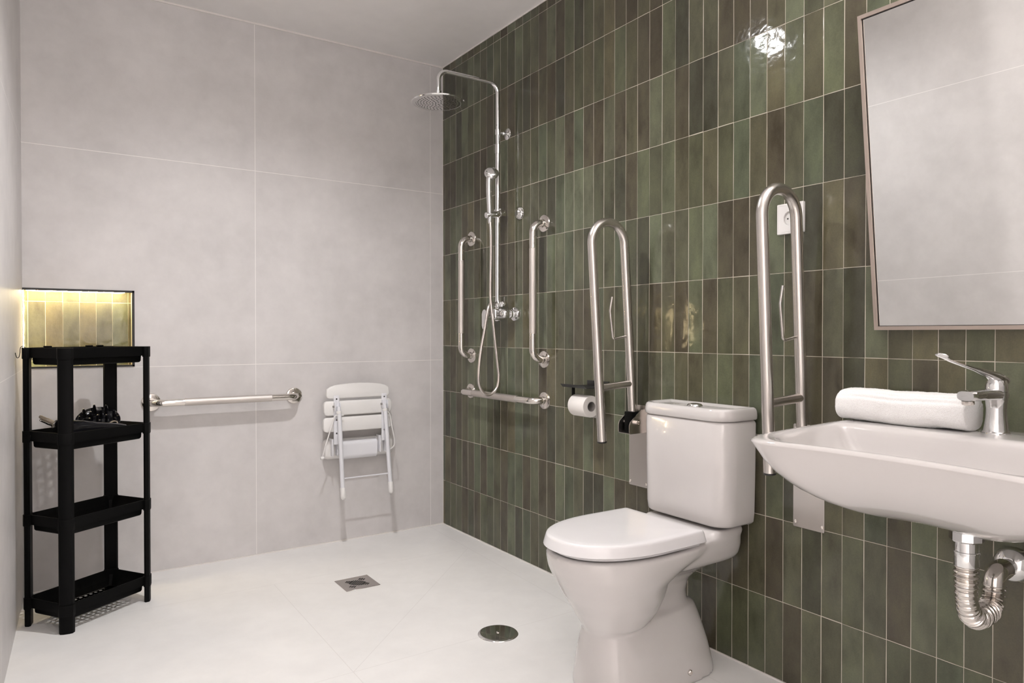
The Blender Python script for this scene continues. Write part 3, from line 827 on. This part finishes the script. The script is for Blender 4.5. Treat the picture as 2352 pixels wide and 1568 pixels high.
lv = [(PX+.026, PY-.002, PZ+.112), (PX+.005, PY, PZ+.121), (PX-.03, PY+.003, PZ+.131), (PX-.075, PY+.008, PZ+.142), (PX-.127, PY+.013, PZ+.153), (PX-.170, PY+.017, PZ+.163), (PX-.194, PY+.019, PZ+.171), (PX-.211, PY+.021, PZ+.179)]
pth = catmull(lv, 6); nn = len(pth)
prof = [(0, .016, .010), (.08, .0205, .014), (.2, .019, .013), (.32, .014, .0085), (.47, .0085, .0042), (.62, .0065, .0028), (.78, .006, .0026), (.86, .0085, .0028), (.93, .0135, .0030), (.98, .012, .0028), (1, .007, .002)]
def pv(f, j):
    for a, b in zip(prof, prof[1:]):
        if f <= b[0]: return a[j]+(b[j]-a[j])*(f-a[0])/(b[0]-a[0])
    return prof[-1][j]
rings = []
for i, p in enumerate(pth):
    tn = (pth[min(i+1, nn-1)]-pth[max(i-1, 0)]).normalized(); w = V((0, 0, 1)).cross(tn).normalized(); u = tn.cross(w)
    f = i/(nn-1); rings.append([p+w*(pv(f, 1)*math.cos(a))+u*(pv(f, 2)*math.sin(a)) for a in [2*PI*k/16 for k in range(16)]])
loft(bm, rings); obj('lever', bm, M['chrome'], t)

# towel: rolled, lying on the deck along the wall
bm = B()
x0, y0, y1 = -.105, -2.405, -2.716
NU, NV = 110, 72; rows = []
rnd = random.Random(3)
from mathutils import noise as mn
for i in range(NU+1):
    f = i/NU; y = y0+(y1-y0)*f
    taper = 1.0
    ends = min(1, f/.055, 1)
    k = math.sqrt(max(0, 1-(1-min(1, f/.05))**2)) if f < .05 else (1 if f < .975 else .93+.07*math.sqrt(max(0, 1-((f-.975)/.025)**2)))
    hw = .048*(.90+.10*k)*(.55+.45*k if f < .05 else k); hh = .0405*(.35+.65*k if f < .05 else k)
    row = []
    for j in range(NV):
        a = 2*PI*j/NV
        c, s = math.cos(a), math.sin(a)
        px = hw*math.copysign(abs(c)**.72, c); pz = hh*math.copysign(abs(s)**.72, s)
        # fold creases along the roll
        for (ca, wd, dp) in ((2.25, .09, .0045), (2.62, .10, .003), (.6, .1, .004)):
            e = (a-ca-.10*math.sin(f*3))/wd; g = math.exp(-e*e)*dp*min(1, f*6); px -= c*g; pz -= s*g
        q = V((px*14, y*14, pz*14)); w = mn.noise(q)*.0035+mn.noise(q*3.1)*.0014+mn.noise(q*22)*.0009
        px += c*w; pz += s*w
        sag = .004*math.sin(f*PI)-.002
        zc = .856+.0405+.002*math.sin(f*9)
        row.append(bm.verts.new((x0+px-.010*(1-f), y, max(.8568, zc+pz+sag*(s > 0)))))
    rows.append(row)
for i in range(NU):
    for j in range(NV): bm.faces.new((rows[i][j], rows[i][(j+1) % NV], rows[i+1][(j+1) % NV], rows[i+1][j]))
for row, sgn in ((rows[0], 1), (rows[-1], -1)):
    cen = V((0, 0, 0))
    for v in row: cen += v.co
    cv = bm.verts.new(cen/NV+V((0, sgn*.003, 0)))
    for j in range(NV): bm.faces.new((row[j], row[(j+1) % NV], cv))
tag(obj('towel', bm, M['towel'], angle=180, origin=(x0, -2.56, .8568)), 'white terry towel rolled up on the back of the washbasin', 'towel')

# ------------------------------------------------------------------ tilted mirror
MB = V((-.020, -2.440, 1.0875)); MT = V((-.1085, -2.440, 1.890)); MW = .61
t = thing('wall_mirror', 'large rectangular wall mirror tilted forward above the washbasin', 'mirror', (-.02, -2.745, 1.0875))
up = (MT-MB); Lm = up.length; up.normalize(); out_ = V((0, -1, 0)).cross(up).normalized()
if out_.x > 0: out_ = -out_
def MP(u, w, d): return MB+V((0, -1, 0))*u+up*w+out_*d
def mbox(bm, u0, u1, w0, w1, d0, d1):
    vs = [bm.verts.new(MP(u, w, d)) for u in (u0, u1) for w in (w0, w1) for d in (d0, d1)]
    for f in ((0, 1, 3, 2), (4, 6, 7, 5), (0, 4, 5, 1), (2, 3, 7, 6), (0, 2, 6, 4), (1, 5, 7, 3)): bm.faces.new([vs[k] for k in f])
bm = B(); mbox(bm, .006, MW-.006, .006, Lm-.006, -.004, .0); obj('glass', bm, M['mirror'], t, False)
bm = B(); fw = .0095
mbox(bm, 0, fw, 0, Lm, -.012, .006); mbox(bm, MW-fw, MW, 0, Lm, -.012, .006); mbox(bm, fw, MW-fw, 0, fw, -.012, .006); mbox(bm, fw, MW-fw, Lm-fw, Lm, -.012, .006)
obj('frame', bm, M['mirrorframe'], t, False)
bm = B(); g_ = .0022
for (a, b, c, d) in ((fw, fw+g_, fw, Lm-fw), (MW-fw-g_, MW-fw, fw, Lm-fw), (fw, MW-fw, fw, fw+g_*.6), (fw, MW-fw, Lm-fw-g_, Lm-fw)): mbox(bm, a, b, c, d, -.001, .0006)
obj('gasket', bm, M['dark'], t, False)
for u in (.12, MW-.12):
    for w in (.03, Lm-.05):
        p = MP(u, w, -.008); bm = B(); box(bm, (p.x, p.y-.012, p.z-.006), (-.0015, p.y+.012, p.z+.006), .001); obj('wall_bracket', bm, M['greyplastic'], t)

# ------------------------------------------------------------------ wall socket
t = thing('wall_socket', 'white electrical wall socket on the green tiles behind the rail', 'socket', (0, -2.176, 1.42))
bm = B(); o = rrect(-2.220, -2.132, 1.374, 1.464, .003, 8)
o = [p for a, b in zip(o, o[1:]+o[:1]) for p in ((a, ((a[0]*2+b[0])/3, (a[1]*2+b[1])/3), ((a[0]+b[0]*2)/3, (a[1]+b[1]*2)/3)) if math.dist(a, b) > .02 else (a,))]
def insc(k): return [(-2.176+(y+2.176)*k, 1.419+(z-1.419)*k) for y, z in o]
def circ(r): return [(-2.176+r*math.cos(a), 1.419+r*math.sin(a)) for a in [math.atan2(z-1.419, y+2.176) for y, z in o]]
loft(bm, [[(x, y, z) for y, z in q] for x, q in ((-.0025, o), (-.0105, o), (-.0118, insc(.97)), (-.0118, insc(.885)), (-.0111, insc(.878)), (-.0118, insc(.868)), (-.0118, circ(.0225)), (-.0112, circ(.0215)), (-.0055, circ(.0212)))])
obj('plate', bm, M['white'], t, angle=30)
bm = B(); lathe(bm, [(0, 0), (.0205, 0), (.0205, .0012), (.0195, .0016), (0, .0016)], (-.0055, -2.176, 1.419), (-1, 0, 0), 32); box(bm, (-.0095, -2.1785, 1.4365), (-.0056, -2.1735, 1.4395)); box(bm, (-.0095, -2.1785, 1.3985), (-.0056, -2.1735, 1.4015)); so = obj('outlet', bm, M['white'], t)
bm = B()
for dy in (-.0095, .0095): lathe(bm, [(0, 0), (.0025, 0), (.0025, .001), (0, .001)], (-.0071, -2.176+dy, 1.419), (-1, 0, 0), 10)
obj('pin_holes', bm, M['dark'], so)

# ------------------------------------------------------------------ floor drain and round cover
t = thing('floor_drain', 'square stainless floor drain set in the pale shower floor', 'drain', (-.75, -.629, FZ))
dc = V((-.7505, -.6285)); hs = .0735
bm = B(); box(bm, (dc.x-hs, dc.y-hs, FZ+.0002), (dc.x+hs, dc.y+hs, FZ+.002), .0006, 1); pl = obj('grate', bm, M['brushed'], t)
bm = B()
def slot(cx, cy, ln, ang, w=.0032):
    d = V((math.cos(ang), math.sin(ang))); nn = V((-d.y, d.x)); o = []
    for s in (1, -1):
        for k in range(7):
            a = -PI/2+PI*k/6
            o.append((cx+s*(d.x*(ln/2+w*math.cos(a))+nn.x*w*math.sin(a)), cy+s*(d.y*(ln/2+w*math.cos(a))+nn.y*w*math.sin(a))))
    extrude_poly(bm, [(x, y, FZ+.0021) for x, y in o], (0, 0, .0002))
for k in range(-3, 4): slot(dc.x+k*.0085*.7, dc.y-k*.0085*.7, .052*math.sqrt(1-(k/4.4)**2), PI/4)
for (ax, ay) in ((1, 1), (-1, -1), (1, -1), (-1, 1)):
    base = V((ax, ay)).normalized()
    for k in range(3):
        ang = math.atan2(ay, ax)+(PI/2 if ax*ay < 0 else 0)
        c = dc+V((ax*.033, ay*.033)) if ax*ay > 0 else dc+V((ax*.033, ay*.033))
        off = V((-ay, ax)).normalized()*(k-1)*.0095 if ax*ay > 0 else base*(k-1)*.0
        if ax*ay > 0: slot(c.x+off.x, c.y+off.y, .016-.003*abs(k-1), ang)
        else:
            c2 = dc+base*(.040+.0085*(k-1)); slot(c2.x, c2.y, .026-.006*k, math.atan2(ay, ax)+PI/2)
o = obj('slots', bm, M['dark'], pl); o['label'] = 'dark slots in the grate'
rc = V((-.5275, -1.3805))
t = thing('drain_cover', 'round polished steel cover plate set in the floor before the toilet', 'drain cover', (rc.x, rc.y, FZ))
bm = B(); lathe(bm, [(0, .0045), (.060, .0045), (.066, .0040), (.0705, .0015), (.0715, .0002), (0, .0002)], (rc.x, rc.y, FZ), (0, 0, 1), 64); obj('plate', bm, M['chrome'], t)
bm = B(); lathe(bm, [(0, 0), (.0065, 0), (.006, .002), (.003, .0035), (0, .0037)], (rc.x, rc.y, FZ+.0045), (0, 0, 1), 20); obj('screw', bm, M['polished'], t)

# ------------------------------------------------------------------ storage rack
RO = V((-1.785, -.535)); U = V((.275, .187)).normalized(); Wv = V((-U.y, U.x)); LU, LV = .333, .199
def RP(u, v, z): p = RO+U*u+Wv*v; return V((p.x, p.y, z))
rc_ = RP(LU/2, LV/2, FZ)
t = thing('storage_rack', 'black four-tier plastic storage rack standing in the left corner', 'rack', rc_)
def post_section(su, sv, k=1.0, th=.010):
    """chamfered corner plate: wide across the corner diagonal; su, sv = outward signs"""
    d = V((su, sv)).normalized(); s = V((-d.y, d.x)); hw = .0245*k
    loc = [(-hw, -.004), (-hw*.80, th*.75), (-hw*.4, th*1.1), (hw*.4, th*1.1), (hw*.80, th*.75), (hw, -.004), (hw*.78, -th), (-hw*.78, -th)]
    return [(s.x*a+d.x*b, s.y*a+d.y*b) for a, b in loc]
corners = [(0, 0, -1, -1), (LU, 0, 1, -1), (LU, LV, 1, 1), (0, LV, -1, 1)]
TZ = [1.0275, .7275, .4265, .126]
for (cu, cv, su, sv) in corners:
    sec = post_section(su, sv); bm = B()
    loft(bm, [[RP(cu+a*s, cv+b*s, z) for a, b in sec] for z, s in ((FZ, .97), (FZ+.004, 1), (1.012, 1))])
    obj('post', bm, M['black'], t, angle=30)
def trayring(ins, z, ztop):
    ch = .012 if ins < .012 else .007
    x0, x1, y0, y1 = -.006+ins, LU+.006-ins, -.006+ins, LV+.006-ins
    o = [(x0+ch, y0), (x1-ch, y0), (x1, y0+ch), (x1, y1-ch), (x1-ch, y1), (x0+ch, y1), (x0, y1-ch), (x0, y0+ch)]
    return [RP(a, b, ztop+z) for a, b in o]
def make_tray(ztop):
    bm = B()
    loft(bm, [trayring(.026, -.058, ztop), trayring(.0215, -.062, ztop), trayring(.0190, -.0605, ztop), trayring(.0165, -.056, ztop), trayring(.0157, -.040, ztop), trayring(.0155, -.036, ztop), trayring(.001, -.036, ztop), trayring(0, -.001, ztop), trayring(.001, 0, ztop), trayring(.004, 0, ztop), trayring(.0178, -.045, ztop), trayring(.026, -.058, ztop)], False, False)
    tr = obj('tray', bm, M['black'], t, angle=30)
    bm = B()                                # perforated floor: real holes
    ua, ub, va, vb = .0205, LU-.0205, .0205, LV-.0205
    nu, nv = 14, 7; du, dv = (ub-ua)/nu, (vb-va)/nv; rh = .0058
    grid = {}
    def gv(i, j):
        if (i, j) not in grid: grid[(i, j)] = bm.verts.new(RP(ua+du*i, va+dv*j, ztop-.0605))
        return grid[(i, j)]
    for i in range(nu):
        for j in range(nv):
            cs = [gv(i, j), gv(i+1, j), gv(i+1, j+1), gv(i, j+1)]
            if i in (0, nu-1): bm.faces.new(cs); continue
            cu, cv = ua+du*(i+.5), va+dv*(j+.5)
            hv = [bm.verts.new(RP(cu+rh*math.cos(a), cv+rh*math.sin(a), ztop-.0605)) for a in [-.75*PI+PI/4*k for k in range(8)]]
            for k in range(4):
                a, b = cs[k], cs[(k+1) % 4]
                bm.faces.new((a, b, hv[(2*k+2) % 8], hv[2*k+1], hv[2*k]))
    bmesh.ops.solidify(bm, geom=bm.faces[:], thickness=.0022)
    obj('perforated_floor', bm, M['black'], tr, angle=20)
    for (cu, cv, su, sv) in corners:
        sec = post_section(su, sv, 1.08, .0125); bm = B()
        loft(bm, [[RP(cu+a*s, cv+b*s, ztop+z) for a, b in sec] for z, s in ((-.0405, .96), (-.038, 1), (-.001, 1), (.0, .985))])
        obj('corner_collar', bm, M['black'], tr, angle=30)
    return tr
for z in TZ: make_tray(z)
for (u, v) in ((.07, LV-.01), (.235, LV-.01), (.285, LV-.004)):
    bm = B(); box(bm, (-.014, -.004, 0), (.014, .004, .006), .001, 1, Matrix.Translation(RP(u, v, TZ[0]-.001)) @ Matrix.Rotation(math.atan2(U.y, U.x), 4, 'Z'))
    obj('top_clip', bm, M['black'], t)

# things on the rack
hkx = RP(-.014, LV+.0, TZ[0])
t = thing('wire_hook', 'small black wire hook hanging on the rack\'s top left corner', 'hook', (hkx.x-.01, hkx.y, TZ[0]))
q0 = V((-1.914, -.375, TZ[0]))
bm = B(); tube(bm, catmull([q0+V((.014, 0, -.010)), q0+V((.012, 0, .001)), q0+V((.004, 0, .0045)), q0+V((-.0015, 0, -.002)), q0+V((-.003, 0, -.02)), q0+V((-.006, 0, -.034)), q0+V((-.012, 0, -.036)), q0+V((-.0155, 0, -.026)), q0+V((-.0165, 0, -.018))], 5), .0013, 8); obj('wire', bm, M['blackmetal'], t)
zt = TZ[1]-.0605
def pv2(f):
    P = [(0, .026), (.04, .036), (.10, .042), (.2, .0435), (.32, .040), (.45, .031), (.6, .0235), (.75, .0185), (.93, .016), (1, .013)]
    for a, b in zip(P, P[1:]):
        if f <= b[0]: return a[1]+(b[1]-a[1])*(f-a[0])/(b[0]-a[0])
    return P[-1][1]
hd = thing('hair_dryer', 'glossy black hair dryer lying in the rack\'s second tray', 'hair dryer', RP(.10, .085, zt))
dp = [RP(.030, .086, zt+.058), RP(.040, .084, zt+.059), RP(.07, .080, zt+.061), RP(.11, .072, zt+.063), RP(.155, .060, zt+.061), RP(.205, .048, zt+.056), RP(.268, .038, zt+.046)]
pth = catmull(dp, 8); nn = len(pth); rr = []
for i in range(nn):
    f = i/(nn-1)
    rr.append(pv2(f))
bm = B(); tube(bm, pth, rr, 32); obj('body', bm, M['blackgloss'], hd)
bm = B(); tube(bm, catmull([RP(.195, .06, zt+.055), RP(.215, .062, zt+.066), RP(.238, .062, zt+.074), RP(.252, .06, zt+.068), RP(.243, .056, zt+.058), RP(.225, .052, zt+.052)], 6), .0026, 8); o = obj('hanging_loop', bm, M['beige'], hd); o['label'] = 'taupe hanging loop'
dd = thing('diffuser_attachment', 'black spiked diffuser attachment propped behind the hair dryer', 'diffuser', RP(.228, .132, zt))
cen = RP(.228, .134, zt+.068); ax = V((-.06, -.55, .72)).normalized()
bm = B(); lathe(bm, [(0, -.044), (.020, -.044), (.024, -.034), (.036, -.026), (.064, -.012), (.075, .003), (.077, .009), (.075, .011), (.071, .005), (.060, -.002), (0, -.004)], cen, ax, 48); obj('dish', bm, M['blackgloss'], dd)
u_ = ax.orthogonal().normalized(); w_ = ax.cross(u_)
for rr, nn, ph in ((.0, 1, 0), (.030, 5, .2), (.060, 9, .1)):
    for k in range(nn):
        a = ph+2*PI*k/nn; p = cen+(u_*math.cos(a)+w_*math.sin(a))*rr
        bm = B(); lathe(bm, [(.008, -.004), (.0066, .014), (.0052, .030), (.0036, .037), (0, .038)], p, ax, 12); obj('prong', bm, M['blackgloss'], dd)
hc_ = thing('hair_clip', 'taupe two-pronged hair clip sticking out of the second tray', 'hair clip', RP(.035, .13, zt))
a0 = RP(.080, .140, zt+.064); a1 = RP(.058, .148, zt+.080); b1 = RP(.018, .160, zt+.112); b2 = RP(.018, .158, zt+.099)
bm = B(); tube(bm, catmull([RP(.112, .128, zt+.016), RP(.098, .133, zt+.046), a0, a1], 5), [.011]*5+[.014]*5+[.013]*5+[.009], 16); obj('clip_body', bm, M['beige'], hc_)
bm = B(); tube(bm, catmull([a1+V((.008, 0, .0)), a1.lerp(b1, .5)+V((0, 0, .003)), b1], 5), [.008]*5+[.0065]*5+[.0045], 12); obj('prong', bm, M['beige'], hc_)
bm = B(); tube(bm, catmull([a1+V((.008, 0, -.008)), a1.lerp(b2, .5)+V((0, 0, -.003)), b2], 5), [.005]*5+[.0042]*5+[.0032], 12); obj('prong', bm, M['polished'], hc_)

# ------------------------------------------------------------------ lights
def area(name, loc, size, power, col, rot=(0, 0, 0), shape='DISK', sy=None, spread=None):
    l = bpy.data.lights.new(name, 'AREA'); l.shape = shape; l.size = size
    if sy: l.size_y = sy
    l.energy = power; l.color = col
    if spread: l.spread = math.radians(spread)
    o = bpy.data.objects.new(name, l); COL.objects.link(o); o.location = loc; o.rotation_euler = rot
    return o
WARM = (1.0, .965, .945); COOL = (1.0, .990, .993)
LXY = (-1.09, -1.29)
bm = B(); o = rrect(LXY[0]-.07, LXY[0]+.07, LXY[1]-.16, LXY[1]+.16, .01, 3)
loft(bm, [at_z(inset2d(o, .028), H-.001), at_z(inset2d(o, .026), H-.006), at_z(inset2d(o, .002), H-.006), at_z(o, H)], False, False)
struct('trim_6', bm, M['white'], True)
def spot(name, loc, power, r, ang=150):
    l = bpy.data.lights.new(name, 'SPOT'); l.energy = power; l.color = COOL; l.shadow_soft_size = r
    l.spot_size = math.radians(ang); l.spot_blend = 1.0
    o = bpy.data.objects.new(name, l); COL.objects.link(o); o.location = loc
spot('ceiling_spot', (LXY[0], LXY[1], H-.04), 98, .022)
area('soft_fill_front', (-1.0, -2.95, H-.012), .55, 1.5, WARM, shape='SQUARE')  # added soft fill from the camera side, not a known ceiling fixture
l = bpy.data.lights.new('mirror_lamp', 'POINT'); l.energy = 3.5; l.color = WARM; l.shadow_soft_size = .04
o = bpy.data.objects.new('mirror_lamp', l); COL.objects.link(o); o.location = (-.20, -2.75, 2.16)
area('ceiling_fill_up', (-.22, -2.75, 2.19), .5, 21, WARM, (math.radians(180), math.radians(-35), 0), 'RECTANGLE', .08)  # added fill aimed upward to brighten the ceiling and upper walls
l = bpy.data.lights.new('corridor_lamp', 'POINT'); l.energy = 170; l.color = WARM; l.shadow_soft_size = .01
o = bpy.data.objects.new('corridor_lamp', l); COL.objects.link(o); o.location = (-.692, -4.9, 2.3)

w = bpy.data.worlds.new('room_air'); S.world = w; w.use_nodes = True
w.node_tree.nodes['Background'].inputs[0].default_value = (1, .96, .93, 1); w.node_tree.nodes['Background'].inputs[1].default_value = .02

# ------------------------------------------------------------------ camera
cam = bpy.data.cameras.new('camera'); co = bpy.data.objects.new('camera', cam); COL.objects.link(co)
cam.sensor_fit = 'HORIZONTAL'; cam.sensor_width = 36.0; cam.lens = 1622.99*36.0/2352.0
ax_, ay_, az_ = 1.55985875, -5.63390639e-04, -.590076585
R = Matrix.Rotation(az_, 4, 'Z') @ Matrix.Rotation(ax_, 4, 'X') @ Matrix.Rotation(ay_, 4, 'Y')
co.matrix_world = Matrix.Translation((-1.86219446, -3.45899146, 1.07710543)) @ R
cam.clip_start = .02; cam.clip_end = 50
S.camera = co
S.view_settings.view_transform = 'Standard'; S.view_settings.look = 'None'
S.view_settings.gamma = 1.0; S.view_settings.exposure = 0.0; S.view_settings.use_curve_mapping = False
